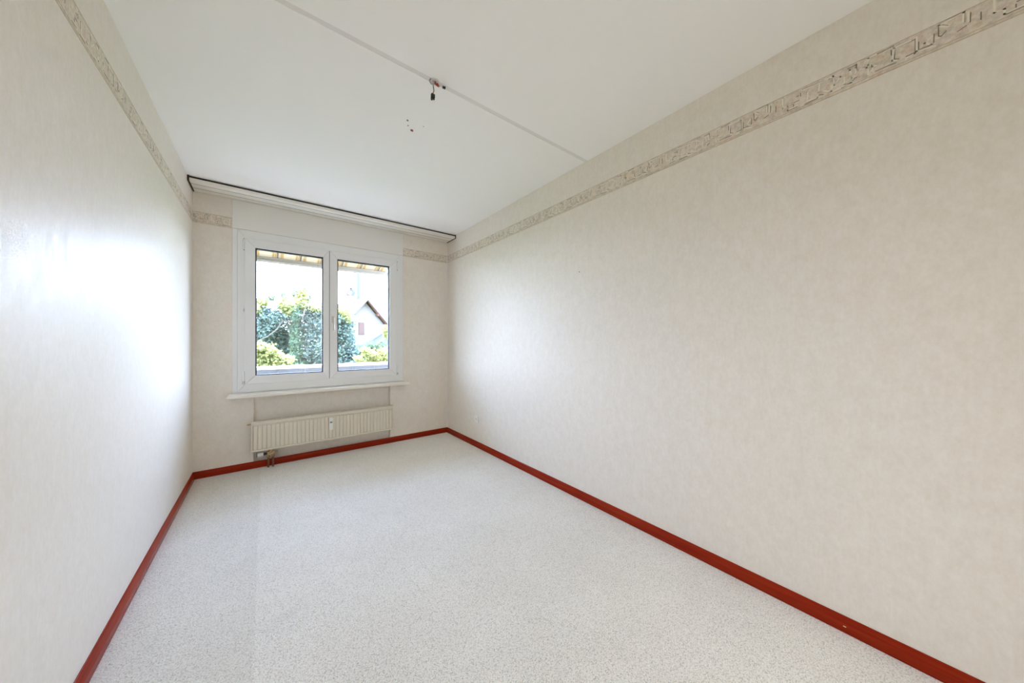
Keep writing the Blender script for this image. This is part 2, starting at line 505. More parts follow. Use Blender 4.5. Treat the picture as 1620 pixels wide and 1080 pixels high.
# ------------------------------------------------------------------ window
wi = empty('window_1', (1.0, D, 0.69))
tag(wi, 'white two-sash plastic window in the far wall', 'window', kind='structure')
FY = D - 0.010
fz0, fz1 = 0.695, 2.153
def ring(mb, x0, x1, z0, z1, wl_, wr_, wb2, wt_, y0, y1):
    """rectangular frame of four mitred bars"""
    o_ = [(x0, z0), (x1, z0), (x1, z1), (x0, z1)]
    i_ = [(x0 + wl_, z0 + wb2), (x1 - wr_, z0 + wb2), (x1 - wr_, z1 - wt_), (x0 + wl_, z1 - wt_)]
    for k in range(4):
        j = (k + 1) % 4
        q = [o_[k], o_[j], i_[j], i_[k]]
        v = [(x, y0, z) for x, z in q] + [(x, y1, z) for x, z in q]
        mb.add(v, [(0, 1, 2, 3), (7, 6, 5, 4), (0, 4, 5, 1), (1, 5, 6, 2), (2, 6, 7, 3), (3, 7, 4, 0)])
    return mb
ring(MB(), X0 + 0.036, X1 - 0.036, fz0, fz1, 0.060, 0.060, 0.085, 0.080, FY, D + 0.075).build('frame', M['pvc'], wi, bevel=0.003)
for a, b_ in ((X0, X0 + 0.0355), (X1 - 0.0355, X1)):
    MB().box(a, b_, D - 0.006, D + 0.06, fz0, fz1).build('cover_strip', M['pvc'], wi, bevel=0.003)
SY = D - 0.022
def sash(x0, x1, gx0, gx1, label):
    z0, z1, gz0, gz1 = 0.769, 2.083, 0.843, 2.005
    s = ring(MB(), x0, x1, z0, z1, gx0 - x0, x1 - gx1, gz0 - z0, z1 - gz1, SY, D + 0.05).build('sash', M['pvc'], wi, bevel=0.004)
    s['label'] = label
    ring(MB(), gx0 - 0.006, gx1 + 0.006, gz0 - 0.006, gz1 + 0.006, 0.006, 0.006, 0.006, 0.006, SY - 0.002, SY + 0.004).build('glazing_bead', M['bead'], s)
    ring(MB(), gx0, gx1, gz0, gz1, 0.010, 0.010, 0.008, 0.012, SY + 0.012, SY + 0.040).build('gasket', M['gasket'], s)
    MB().box(gx0 + 0.002, gx1 - 0.002, SY + 0.030, SY + 0.034, gz0 + 0.002, gz1 - 0.002).build('pane', M['glass'], s)
    return s
s1 = sash(0.336, 0.9985, 0.409, 0.945, 'left white window sash without a handle')
s2 = sash(1.0030, 1.680, 1.071, 1.597, 'right white window sash with the handle')
MB().box(0.9985, 1.0030, SY + 0.010, D + 0.04, 0.775, 2.078).build('meeting_seal', M['gasket'], wi)
# handle on the right sash
hd = MB().box(1.021, 1.047, SY - 0.012, SY, 1.345, 1.412).build('handle', M['handle'], s2, bevel=0.003)
MB().cyl((1.034, SY - 0.012, 1.388), (1.034, SY - 0.034, 1.388), 0.008).build('handle_neck', M['handle'], s2, smooth=True)
MB().box(1.025, 1.043, SY - 0.046, SY - 0.032, 1.262, 1.398).build('handle_lever', M['handle'], s2, bevel=0.004)
# hinges
for s_, x in ((s1, 0.328), (s2, 1.687)):
    MB().cyl((x, SY + 0.002, 1.975), (x, SY + 0.002, 2.068), 0.0065).build('hinge', M['pvc'], s_, smooth=True)
    MB().cyl((x, SY + 0.002, 0.800), (x, SY + 0.002, 0.885), 0.0065).build('hinge', M['pvc'], s_, smooth=True)
    MB().cyl((x, SY - 0.002, 0.772), (x, SY - 0.002, 0.796), 0.0085).build('hinge_pin', M['metal'], s_, smooth=True)
    sgn = 1 if x < 1 else -1
    MB().box(min(x, x + sgn * 0.005), max(x, x + sgn * 0.005), SY - 0.001, SY + 0.004, 1.968, 2.074).build('hinge_gap', M['darkgap'], s_)  # dark strip painted as the shade in the hinge gap
MB().box(0.326, 0.332, SY, SY + 0.010, 1.420, 1.448).build('latch_pin', M['metal'], s1, bevel=0.001)

ws = MB().box(0.222, 1.790, D - 0.135, D - 0.0003, 0.660, 0.6895)
ws = ws.build('window_sill', M['sill'], bevel=0.006, segs=3)
tag(ws, 'cream window sill board projecting below the window', 'window sill')
MB().box(0.990, 1.016, D - 0.120, D - 0.108, 0.6555, 0.660).build('sill_screw', M['metal'], ws)

# ------------------------------------------------------------------ radiator
ra = empty('radiator', (1.0, 3.70, 0.165))
tag(ra, 'cream ribbed panel radiator under the window sill', 'radiator')
rx0, rx1, rz0, rz1 = 0.382, 1.613, 0.168, 0.437
yf, yb = 3.648, 3.716
# ribbed front: one corrugated sheet
nr = 37
pts = []
pitch = (rx1 - rx0 - 0.024) / nr
for i in range(nr):
    a = rx0 + 0.012 + i * pitch
    for u, d_ in ((0.0, 0.0070), (0.05, 0.006), (0.12, 0.0008), (0.20, 0.0), (0.80, 0.0), (0.88, 0.0008), (0.95, 0.006)):
        pts.append((a + u * pitch, yf + d_))
pts.append((rx1 - 0.012, yf + 0.0075))
fr = MB()
za, zb = rz0 + 0.021, rz1 - 0.041
n = len(pts)
v = [(x, y, za) for x, y in pts] + [(x, y, zb) for x, y in pts]
v += [(x, yf + 0.010, rz0 + 0.010) for x, y in pts] + [(x, yf + 0.010, rz1 - 0.035) for x, y in pts]
f = []
for i in range(n - 1):
    f += [(i, i + 1, n + i + 1, n + i), (2 * n + i, 2 * n + i + 1, i + 1, i), (n + i, n + i + 1, 3 * n + i + 1, 3 * n + i)]
fr.add(v, f).build('front_panel', M['radiator'], ra, fix=False)
MB().box(rx0 + 0.002, rx1 - 0.002, yf + 0.009, yf + 0.016, rz0 + 0.004, rz1 - 0.004).build('water_panel', M['radiator'], ra)
MB().box(rx0 + 0.004, rx1 - 0.004, yb - 0.010, yb, rz0 + 0.006, rz1 - 0.006).build('rear_panel', M['radiator'], ra)
MB().box(rx0, rx1, yf - 0.002, yf + 0.012, rz1 - 0.029, rz1 - 0.004).build('top_rail', M['radiator'], ra, bevel=0.004)
MB().box(rx0, rx1, yf - 0.001, yf + 0.012, rz0, rz0 + 0.016).build('bottom_rail', M['radiator'], ra, bevel=0.004)
for a, b_ in ((rx0 - 0.002, rx0 + 0.010), (rx1 - 0.010, rx1 + 0.002)):
    MB().box(a, b_, yf, yb, rz0 + 0.001, rz1 - 0.003).build('side_cover', M['radiator'], ra, bevel=0.002)
tg = MB()
tg.box(rx0 + 0.008, rx1 - 0.008, yf + 0.014, yf + 0.020, rz1 - 0.004, rz1)
tg.box(rx0 + 0.008, rx1 - 0.008, yb - 0.010, yb - 0.002, rz1 - 0.004, rz1)
for i in range(60):
    x = rx0 + 0.010 + i * (rx1 - rx0 - 0.024) / 59
    tg.box(x, x + 0.006, yf + 0.020, yb - 0.010, rz1 - 0.004, rz1)
tg.build('top_grille', M['radiator'], ra)
for x in (0.62, 1.38):
    MB().box(x, x + 0.03, yb, D + 0.0345, 0.20, 0.41).build('wall_bracket', M['metal'], ra)
MB().cyl((0.380, 3.690, 0.412), (0.352, 3.690, 0.412), 0.007, n=10).build('vent_plug', M['brass'], ra, smooth=True)
hm = MB().box(0.983, 1.018, yf - 0.026, yf - 0.0005, 0.272, 0.390).build('heat_meter', M['white'], ra, bevel=0.003)
hm['label'] = 'white heat meter on the radiator'
MB().box(0.990, 1.012, yf - 0.0268, yf - 0.0255, 0.342, 0.356).build('display', M['display'], hm)
# valve block with thermostat head
vy = 3.690
va = MB()
va.box(0.494, 0.548, vy - 0.016, vy + 0.016, 0.112, 0.146)
va = va.build('valve_body', M['brass'], ra, bevel=0.004)
MB().cyl((0.521, vy, 0.140), (0.521, vy, 0.172), 0.015, 0.013).build('union_nut', M['brass'], va, smooth=True)
MB().cyl((0.552, vy - 0.004, 0.126), (0.575, vy - 0.004, 0.126), 0.010, 0.008).build('shutoff_screw', M['brass'], va, smooth=True)
MB().cyl((0.503, vy - 0.018, 0.118), (0.535, vy - 0.018, 0.136), 0.008, n=12).build('bypass_screw', M['brass'], va, smooth=True)
MB().cyl((0.468, vy, 0.128), (0.495, vy, 0.128), 0.013, 0.011).build('thermostat_collar', M['black'], va, smooth=True)
MB().cyl((0.424, vy, 0.128), (0.468, vy, 0.128), 0.0220, 0.0195, n=24).build('thermostat_head', M['white'], va, smooth=True, bevel=0.002)
MB().cyl((0.419, vy, 0.128), (0.424, vy, 0.128), 0.0205, n=24).build('thermostat_cap', M['black'], va, smooth=True)
for x in (0.503, 0.538):
    pp = MB().cyl((x, vy, 0.0), (x, vy, 0.114), 0.0080).build('pipe', M['copper'], va, smooth=True)
    MB().cyl((x, vy, 0.092), (x, vy, 0.112), 0.0125, n=6).build('pipe_nut', M['brass'], va)

# ------------------------------------------------------------------ wall socket
so = empty('wall_socket', (W, 3.018, 0.266))
tag(so, 'small white square wall socket low on the right wall', 'socket')
MB().box(W - 0.009, W - 0.0002, 2.984, 3.052, 0.266, 0.339).build('cover_plate', M['white'], so, bevel=0.003)
MB().cyl((W - 0.009, 3.018, 0.3025), (W - 0.0105, 3.018, 0.3025), 0.019, n=24).build('socket_face', M['cover'], so)
for dy, dz in ((-0.008, 0.0), (0.008, 0.0), (0.0, 0.004)):
    MB().cyl((W - 0.0103, 3.018 + dy, 0.3025 + dz), (W - 0.0110, 3.018 + dy, 0.3025 + dz), 0.0026, n=10).build('contact_hole', M['black'], so)

nl = MB().cyl((W - 0.0002, 1.568, 1.665), (W - 0.004, 1.568, 1.665), 0.0024, n=10).ball((W - 0.004, 1.568, 1.665), 0.0030, 8, 6)
nl = nl.build('nail', M['rust'])
tag(nl, 'tiny nail stub in the middle of the right wall', 'nail')

# ------------------------------------------------------------------ ceiling wire outlet
ou = empty('ceiling_lamp_outlet', (1.158, 1.503, H))
tag(ou, 'bare ceiling lamp outlet with clip, red wire and black terminal on the ceiling joint', 'lamp outlet')
MB().cyl((1.158, 1.503, H + 0.0045), (1.158, 1.503, H - 0.004), 0.024, 0.021, n=24).build('ceiling_cup', M['cover'], ou, smooth=True)
MB().tube([(1.135, 1.500, H), (1.128, 1.496, H - 0.014), (1.133, 1.490, H - 0.029), (1.145, 1.490, H - 0.032), (1.150, 1.495, H - 0.018), (1.146, 1.500, H)], 0.0038).build('clip', M['greyclip'], ou, smooth=True)
MB().tube([(1.160, 1.500, H), (1.156, 1.494, H - 0.016), (1.166, 1.490, H - 0.024), (1.176, 1.497, H - 0.018), (1.170, 1.504, H - 0.002)], 0.0045).build('red_wire', M['redwire'], ou, smooth=True)
MB().tube([(1.176, 1.505, H), (1.186, 1.500, H - 0.010), (1.200, 1.496, H - 0.012)], 0.0032).build('pale_wire', M['cover'], ou, smooth=True)
MB().cyl((1.197, 1.497, H - 0.0115), (1.211, 1.492, H - 0.014), 0.0062, n=10).build('wire_cap', M['black'], ou, smooth=True)
MB().tube([(1.150, 1.500, H - 0.002), (1.148, 1.499, H - 0.030), (1.152, 1.500, H - 0.050), (1.147, 1.501, H - 0.068)], 0.0026).build('hanging_wire', M['copper'], ou, smooth=True)
tb = MB().box(1.138, 1.157, 1.495, 1.509, H - 0.088, H - 0.068).build('terminal_block', M['black'], ou, bevel=0.003)
MB().cyl((1.142, 1.502, H - 0.098), (1.142, 1.502, H - 0.086), 0.0055, n=10).build('terminal_stud', M['black'], tb)
MB().cyl((1.153, 1.502, H - 0.093), (1.153, 1.502, H - 0.087), 0.0040, n=10).build('terminal_stud', M['black'], tb)

# ------------------------------------------------------------------ old screw plugs in the ceiling
for x, y, r, m_, lb in ((1.147, 1.862, 0.0058, 'rust', 'small dark oval screw hole in the ceiling, nearest the lamp outlet of the left pair'),
                        (1.166, 1.906, 0.0040, 'rust', 'tiny dark screw hole in the ceiling beside the rusty plug'),
                        (1.199, 1.935, 0.0100, 'rust', 'largest rusty brown screw plug in the ceiling'),
                        (1.243, 1.858, 0.0038, 'greyclip', 'pale grey screw hole in the ceiling, right of the other three')):
    p_ = empty('screw_plug', (x, y, H))
    tag(p_, lb, 'screw plug', 'old screw plugs in the ceiling')
    MB().cyl((x, y, H + 0.002), (x, y, H - 0.0015), r, r * 0.8, n=14).build('plug', M[m_], p_)
    if r > 0.005:
        MB().tube([(x - r * 0.8, y - 0.002, H - 0.001), (x, y, H - 0.005), (x + r * 0.9, y + 0.003, H - 0.001)], r * 0.28, 6).build('torn_edge', M['redwire'], p_)

# ------------------------------------------------------------------ balcony
M['balcony_white'] = mat('white_coping', (0.70, 0.70, 0.70), 0.6)
M['panel'] = mat('pale_grey_panel', (0.115, 0.118, 0.125), 0.6)
M['concrete'] = mat('balcony_concrete', (0.25, 0.24, 0.22), 0.9)
t = NT(M['concrete']); t.base(t.ramp(t.noise(t.pos(), 12, 5), [(0.3, (0.20, 0.19, 0.175)), (0.7, (0.29, 0.28, 0.26))]))
PY = D + 1.20
M['facade'] = mat('beige_facade', (0.36, 0.34, 0.31), 0.9)
fa = MB()
fa.box(-9.0, -0.151, D + 0.02, D + 0.25, -3.0, 9.0)
fa.box(W + 0.151, 12.0, D + 0.02, D + 0.25, -3.0, 9.0)
fa.box(-0.151, W + 0.151, D + 0.02, D + 0.25, H + 0.151, 9.0)
fa.box(-0.151, W + 0.151, D + 0.02, D + 0.25, -3.0, -0.121)
fa = fa.build('wall_outside', M['facade'])
tag(fa, 'plain outer facade of the building around the window', 'wall', kind='structure')
bf = MB().box(-2.6, 5.0, D + 0.25, PY + 0.14, -0.22, -0.08).build('balcony_floor', M['concrete'])
tag(bf, 'grey concrete balcony slab outside the window', 'balcony', kind='structure')
pa = empty('balcony_parapet', (1.0, PY, -0.08))
tag(pa, 'white balcony parapet with panel joints just outside the window', 'parapet')
MB().box(-2.6, 5.0, PY + 0.012, PY + 0.12, -0.08, 0.806).build('parapet_core', M['concrete'], pa)
MB().box(-2.6, 5.0, PY - 0.012, PY + 0.14, 0.806, 0.842).build('coping', M['balcony_white'], pa, bevel=0.004)
x = -2.53
while x < 4.9:
    MB().box(x + 0.006, x + 0.279, PY, PY + 0.0115, -0.078, 0.805).build('panel', M['panel'], pa)
    x += 0.285

# ------------------------------------------------------------------ awning
M['awning'] = bpy.data.materials.new('striped_awning_cloth')
M['awning'].use_nodes = True
t = NT(M['awning'])
sx = t.n.new('ShaderNodeSeparateXYZ')
t.l.new(t.pos(), sx.inputs[0])
md_ = t.n.new('ShaderNodeMath'); md_.operation = 'MULTIPLY_ADD'
md_.inputs[1].default_value = 1 / 0.238
md_.inputs[2].default_value = 20.0 - 0.600 / 0.238 + 0.5
t.l.new(sx.outputs['X'], md_.inputs[0])
fr_ = t.n.new('ShaderNodeMath'); fr_.operation = 'FRACT'
t.l.new(md_.outputs[0], fr_.inputs[0])
CR, TN, DK, GY = (0.28, 0.225, 0.14), (0.19, 0.125, 0.045), (0.07, 0.06, 0.035), (0.03, 0.035, 0.04)
stops = [(0.0, CR), (0.24, CR), (0.26, TN), (0.33, TN), (0.335, DK), (0.35, CR), (0.38, CR), (0.385, DK), (0.40, TN), (0.46, TN),
         (0.47, GY), (0.52, GY), (0.53, CR), (0.57, CR), (0.575, DK), (0.59, CR), (0.62, TN), (0.64, DK), (0.655, TN), (0.72, TN), (0.75, CR)]
r = t.n.new('ShaderNodeValToRGB')
r.color_ramp.interpolation = 'CONSTANT'
e = r.color_ramp.elements
while len(e) < len(stops):
    e.new(0.5)
for i, (p, c) in enumerate(stops):
    e[i].position = p; e[i].color = col4(c)
t.l.new(fr_.outputs[0], r.inputs['Fac'])
t.n.remove(t.b)
df = t.n.new('ShaderNodeBsdfDiffuse'); tr = t.n.new('ShaderNodeBsdfTranslucent'); mx = t.n.new('ShaderNodeMixShader')
mx.inputs['Fac'].default_value = 0.08
t.l.new(r.outputs['Color'], df.inputs['Color']); t.l.new(r.outputs['Color'], tr.inputs['Color'])
t.l.new(df.outputs[0], mx.inputs[1]); t.l.new(tr.outputs[0], mx.inputs[2])
t.l.new(mx.outputs[0], t.n['Material Output'].inputs['Surface'])
M['awning_bar'] = mat('cream_awning_bar', (0.30, 0.275, 0.25), 0.5)
aw = empty('awning', (0.0, D + 0.31, 2.56))
tag(aw, 'half-extended striped yellow cream awning above the balcony', 'awning')
AX0, AX1 = -1.9, 1.93
cl = MB()
nx, ny = 40, 6
vv = []
for j in range(ny + 1):
    u = j / ny
    y = D + 0.30 + u * 0.90
    z = 2.560 - 0.375 * u - 0.015 * math.sin(math.pi * u)
    for i in range(nx + 1):
        vv.append((AX0 + (AX1 - 0.02 - AX0) * i / nx, y, z))
ff = [(j * (nx + 1) + i, j * (nx + 1) + i + 1, (j + 1) * (nx + 1) + i + 1, (j + 1) * (nx + 1) + i) for j in range(ny) for i in range(nx)]
cl.add(vv, ff).build('cloth', M['awning'], aw, smooth=True, fix=False)
MB().box(AX0, AX1, D + 1.165, D + 1.225, 2.135, 2.187).build('front_bar', M['awning_bar'], aw, bevel=0.008)
MB().box(AX0 + 0.05, AX1 - 0.06, D + 1.130, D + 1.165, 2.112, 2.138).build('bar_lip', M['awning_bar'], aw, bevel=0.004)
MB().box(AX1 - 0.012, AX1 + 0.012, D + 1.150, D + 1.230, 2.105, 2.185).build('bar_end', M['awning_bar'], aw, bevel=0.004)
for ax in (AX1 + 0.026, AX0 - 0.026):
    MB().tube([(ax, D + 1.20, 2.150), (ax, D + 0.27, 2.165)], 0.013).build('side_arm', M['awning_bar'], aw, smooth=True)
MB().cyl((AX0, D + 0.31, 2.56), (AX1, D + 0.31, 2.56), 0.055).build('roller_tube', M['awning_bar'], aw, smooth=True)

# ------------------------------------------------------------------ garden ground
GZ = -2.8
M['grass'] = mat('garden_grass', (0.06, 0.10, 0.03), 0.95)
t = NT(M['grass']); t.base(t.ramp(t.noise(t.pos(), 2.0, 6), [(0.3, (0.04, 0.07, 0.02)), (0.7, (0.10, 0.14, 0.05))]))
gr = MB().box(-70, 90, D + 1.6, 130, GZ - 0.2, GZ).build('garden_ground', M['grass'])
tag(gr, 'green garden ground below the balcony', 'ground', kind='structure')

# ------------------------------------------------------------------ plants
def leaf_mat(name, dark, light, trans):
    m = bpy.data.materials.new(name)
    m.use_nodes = True
    t = NT(m)
    t.n.remove(t.b)
    g = t.n.new('ShaderNodeNewGeometry')
    big = t.noise(t.pos(), 1.6, 3)
    ad = t.n.new('ShaderNodeMath'); ad.operation = 'MULTIPLY_ADD'
    ad.inputs[1].default_value = 0.55
    t.l.new(g.outputs['Random Per Island'], ad.inputs[0])
    sb = t.n.new('ShaderNodeMath'); sb.operation = 'SUBTRACT'; sb.inputs[1].default_value = 0.28
    t.l.new(big, sb.inputs[0]); t.l.new(sb.outputs[0], ad.inputs[2])
    c = t.ramp(ad.outputs[0], [(0.2, dark), (0.8, light)])
    d_ = t.n.new('ShaderNodeBsdfDiffuse'); tr_ = t.n.new('ShaderNodeBsdfTranslucent'); mx_ = t.n.new('ShaderNodeMixShader')
    mx_.inputs['Fac'].default_value = trans
    t.l.new(c, d_.inputs['Color']); t.l.new(c, tr_.inputs['Color'])
    t.l.new(d_.outputs[0], mx_.inputs[1]); t.l.new(tr_.outputs[0], mx_.inputs[2])
    t.l.new(mx_.outputs[0], t.n['Material Output'].inputs['Surface'])
    return m
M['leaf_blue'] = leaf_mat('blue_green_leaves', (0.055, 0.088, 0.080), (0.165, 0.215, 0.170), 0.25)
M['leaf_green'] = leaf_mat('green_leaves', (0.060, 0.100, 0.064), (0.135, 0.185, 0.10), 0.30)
M['leaf_yellow'] = leaf_mat('yellow_green_leaves', (0.210, 0.235, 0.085), (0.400, 0.400, 0.150), 0.35)  # bush leaves; on the treetops this colour paints in sunlight
M['leaf_ivy'] = leaf_mat('ivy_leaves', (0.072, 0.128, 0.084), (0.135, 0.205, 0.120), 0.2)
M['bark'] = mat('pale_bark', (0.12, 0.10, 0.075), 0.9)
t = NT(M['bark']); t.base(t.ramp(t.noise(t.pos((8, 8, 2)), 3, 4), [(0.3, (0.07, 0.058, 0.045)), (0.7, (0.15, 0.125, 0.095))]))

def leaves(mb, blob, count, size, rnd, shell=0.55):
    x, y, z, rx, ry, rz = blob
    for _ in range(count):
        while True:
            p = Vector((rnd.uniform(-1, 1), rnd.uniform(-1, 1), rnd.uniform(-1, 1)))
            if shell < p.length <= 1.0 or (p.length <= 1.0 and rnd.random() < 0.35):
                break
        p *= 1.0 + 0.42 * abs(rnd.gauss(0, 1)) * (rnd.random() < 0.28)
        c = Vector((x + p.x * rx, y + p.y * ry, z + p.z * rz))
        u = Vector((rnd.gauss(0, 1), rnd.gauss(0, 1), rnd.gauss(0, 0.6))).normalized()
        w = u.orthogonal()
        w.rotate(Matrix.Rotation(rnd.uniform(0, 6.283), 3, u))
        w.normalize()
        L_ = size * rnd.uniform(0.7, 1.7)
        b = L_ * 0.36
        nrm = u.cross(w)
        mb.add([c - u * (L_ * 0.5), c + w * b + nrm * (b * 0.3), c + u * (L_ * 0.5), c - w * b + nrm * (b * 0.3)], [(0, 1, 2), (0, 2, 3)])

def plant(name, base, label, cat, parts, trunks=(), group=None, seed=1):
    """parts: (name, material, [blobs], leaves per blob, leaf size)"""
    rnd = random.Random(seed)
    root = empty(name, base)
    tag(root, label, cat, group)
    for nm, path, rad in trunks:
        MB().tube(path, rad, 8).build(nm, M['bark'], root, smooth=True)
    for nm, m_, blobs, cnt, size in parts:
        mb = MB()
        for bl in blobs:
            leaves(mb, bl, cnt, size, rnd)
        o = mb.build(nm, M[m_], root, fix=False)
        o['kind'] = 'stuff'
    return root

TY = D + 12.0
plant('ivy_tree', (1.43, TY, GZ), 'tall blue-green tree with an ivy-covered trunk filling the left pane', 'tree', [
    ('foliage', 'leaf_blue', [(0.28, TY + .2, 2.15, .42, .6, .42), (0.70, TY, 2.05, .36, .6, .34), (0.50, TY + .1, 1.62, .42, .6, .30), (1.92, TY, 1.90, .44, .7, .42),
                              (2.10, TY - .1, 1.20, .42, .7, .52), (1.85, TY, .60, .42, .6, .42), (2.35, TY + .2, 1.6, .36, .6, .45), (0.95, TY + .5, 1.30, .30, .4, .34),
                              (2.15, TY, 2.35, .34, .5, .26), (0.20, TY + .3, 1.25, .30, .5, .32), (1.15, TY + .6, .75, .34, .4, .32), (2.3, TY, .3, .4, .6, .4)], 900, 0.085),
    ('inner_foliage', 'leaf_blue', [(0.35, TY + .7, 1.9, .6, .5, .6), (0.9, TY + .8, 2.0, .5, .5, .45), (2.0, TY + .7, 1.7, .6, .5, .75), (0.6, TY + .8, .9, .7, .5, .6), (2.2, TY + .6, .5, .6, .5, .6), (1.2, TY + .9, .3, .6, .5, .5), (1.6, TY + .7, 2.35, .45, .4, .35), (2.45, TY + .5, 2.1, .4, .5, .5), (-.3, TY + .6, 1.7, .5, .5, .8)], 750, 0.085),
    ('sun_tinted_foliage', 'leaf_yellow', [(0.30, TY, 2.68, .24, .4, .16), (1.05, TY - .1, 2.62, .26, .4, .26), (1.25, TY, 2.42, .28, .4, .22), (1.62, TY, 2.78, .26, .4, .30),  # treetop sunlight put into a yellower leaf colour
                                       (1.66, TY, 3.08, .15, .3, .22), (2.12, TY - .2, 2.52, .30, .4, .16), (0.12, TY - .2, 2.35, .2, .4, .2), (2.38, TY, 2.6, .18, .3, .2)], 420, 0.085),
    ('top_twig_leaves', 'leaf_green', [(1.72, TY, 3.38, .16, .2, .18), (1.95, TY, 2.95, .16, .2, .14), (0.62, TY, 2.86, .16, .2, .12), (1.02, TY, 2.98, .1, .2, .14), (1.42, TY, 3.1, .12, .2, .14)], 75, 0.075),
    ('ivy', 'leaf_ivy', [(1.43, TY - .25, 2.15, .17, .22, .34), (1.41, TY - .25, 1.62, .17, .22, .34), (1.41, TY - .25, 1.10, .19, .24, .34), (1.44, TY - .25, .62, .24, .26, .34),
                         (1.52, TY - .25, .18, .32, .3, .30), (1.50, TY - .2, -.6, .3, .3, .6)], 900, 0.065)],
    [('trunk', [(1.48, TY, GZ), (1.44, TY, -.5), (1.41, TY, 1.2), (1.44, TY, 2.3), (1.60, TY, 2.9), (1.68, TY, 3.3)], [.17, .15, .12, .09, .05, .02]),
     ('branch', [(1.42, TY - .1, 1.95), (1.18, TY - .3, 1.92), (0.98, TY - .4, 1.96), (0.80, TY - .4, 1.62), (0.52, TY - .45, 1.34), (0.30, TY - .4, 1.22)], [.035, .032, .03, .028, .025, .02]),
     ('branch', [(1.44, TY, 2.2), (1.62, TY - .3, 2.0), (1.70, TY - .35, 2.35), (1.80, TY - .2, 2.7)], [.04, .035, .03, .015])], seed=3)

BY = D + 10.0
plant('bushy_tree', (2.85, BY, GZ), 'dense bushy tree with yellow-green top beside the house', 'tree', [
    ('foliage', 'leaf_blue', [(2.62, BY, 1.95, .32, .5, .30), (2.90, BY, 1.80, .26, .5, .32), (2.66, BY, 1.40, .34, .5, .32), (2.93, BY, 1.28, .26, .5, .28), (2.72, BY, .88, .36, .5, .30),
                              (3.08, BY, .72, .28, .5, .22), (2.85, BY, .34, .42, .5, .28), (2.5, BY + .2, 1.1, .4, .4, .6), (3.15, BY, .30, .35, .5, .25), (2.9, BY, -.5, .6, .6, .7)], 1000, 0.075),
    ('sun_tinted_foliage', 'leaf_yellow', [(2.76, BY - .1, 2.36, .24, .4, .22), (2.86, BY - .2, 2.12, .18, .3, .16), (2.58, BY, 2.22, .2, .4, .16), (2.95, BY - .2, 1.95, .13, .3, .12)], 380, 0.075)],  # sunlit top painted with the yellower leaves
    [('trunk', [(2.85, BY, GZ), (2.82, BY, 0.0), (2.76, BY, 1.4), (2.78, BY, 2.2)], [.11, .09, .06, .02])], seed=5)

CY = D + 14.0
plant('hedge', (4.7, CY, GZ), 'dark green hedge in front of the house', 'hedge', [
    ('foliage', 'leaf_green', [(4.12, CY, .60, .40, .5, .30), (4.52, CY, .70, .36, .5, .26), (4.92, CY, .82, .40, .5, .22), (5.32, CY, .86, .36, .5, .20), (4.40, CY, .10, .48, .5, .32),
                               (5.12, CY, .20, .48, .5, .32), (5.7, CY, .7, .4, .5, .3), (4.7, CY, -.6, .9, .5, .6), (5.6, CY, -.4, .6, .5, .7), (3.8, CY, .2, .4, .5, .4)], 1000, 0.08)],
    [('trunk', [(4.7, CY, GZ), (4.7, CY, 0.4)], [.08, .03])], seed=6)

DY = D + 6.0
plant('yellow_bush', (0.55, DY, GZ), 'bright yellow-green bush at the lower left of the left pane', 'bush', [
    ('foliage', 'leaf_yellow', [(0.37, DY, 1.00, .15, .3, .13), (0.53, DY, .90, .15, .3, .14), (0.41, DY, .72, .20, .3, .17), (0.68, DY, .78, .14, .3, .13), (0.80, DY, .62, .17, .3, .13),
                                (0.53, DY, .54, .24, .3, .14), (0.92, DY, .70, .10, .3, .09), (0.24, DY, .85, .14, .3, .16), (0.2, DY, .55, .25, .3, .2), (0.85, DY, .42, .25, .3, .18), (0.5, DY, .1, .45, .4, .35)], 620, 0.055)],
    [('stem', [(0.55, DY, GZ), (0.52, DY, -.6), (0.50, DY, .7)], [.06, .05, .02]), ('stem', [(0.55, DY, GZ), (0.70, DY, -.4), (0.80, DY, .55)], [.05, .04, .02])], seed=8)
plant('yellow_shrub', (3.05, DY, GZ), 'yellow-green leafy shrub at the lower right of the right pane', 'bush', [
    ('foliage', 'leaf_yellow', [(2.83, DY, .79, .15, .3, .11), (3.02, DY, .68, .19, .3, .15), (3.20, DY, .84, .15, .3, .12), (3.31, DY, .66, .17, .3, .17), (2.92, DY, .50, .21, .3, .11),
                                (2.53, DY, .68, .09, .2, .05), (2.62, DY, .56, .10, .2, .06), (2.70, DY, .92, .08, .2, .05), (3.4, DY, .5, .25, .3, .2), (3.05, DY, .1, .4, .4, .35)], 520, 0.055)],
    [('stem', [(3.05, DY, GZ), (3.05, DY, -.6), (3.02, DY, .6)], [.06, .05, .02]), ('stem', [(3.05, DY, GZ), (2.75, DY, -.2), (2.56, DY, .60)], [.04, .03, .01])], seed=9)

EY = D + 8.0
plant('young_tree', (4.25, EY, GZ), 'young tree with a spray of yellow leaves at the right edge of the right pane', 'tree', [
    ('foliage', 'leaf_yellow', [(3.80, EY, 1.60, .10, .2, .13), (3.90, EY, 1.38, .13, .2, .13), (4.12, EY, 1.50, .22, .3, .30), (4.3, EY, 1.9, .3, .3, .3), (4.35, EY, 1.2, .3, .3, .3)], 170, 0.07)],
    [('trunk', [(4.30, EY, GZ), (4.28, EY, 0.0), (4.30, EY, 1.9)], [.05, .04, .015]), ('branch', [(4.29, EY, 1.0), (4.05, EY, 1.38), (3.80, EY, 1.66)], [.02, .014, .006])], seed=10)

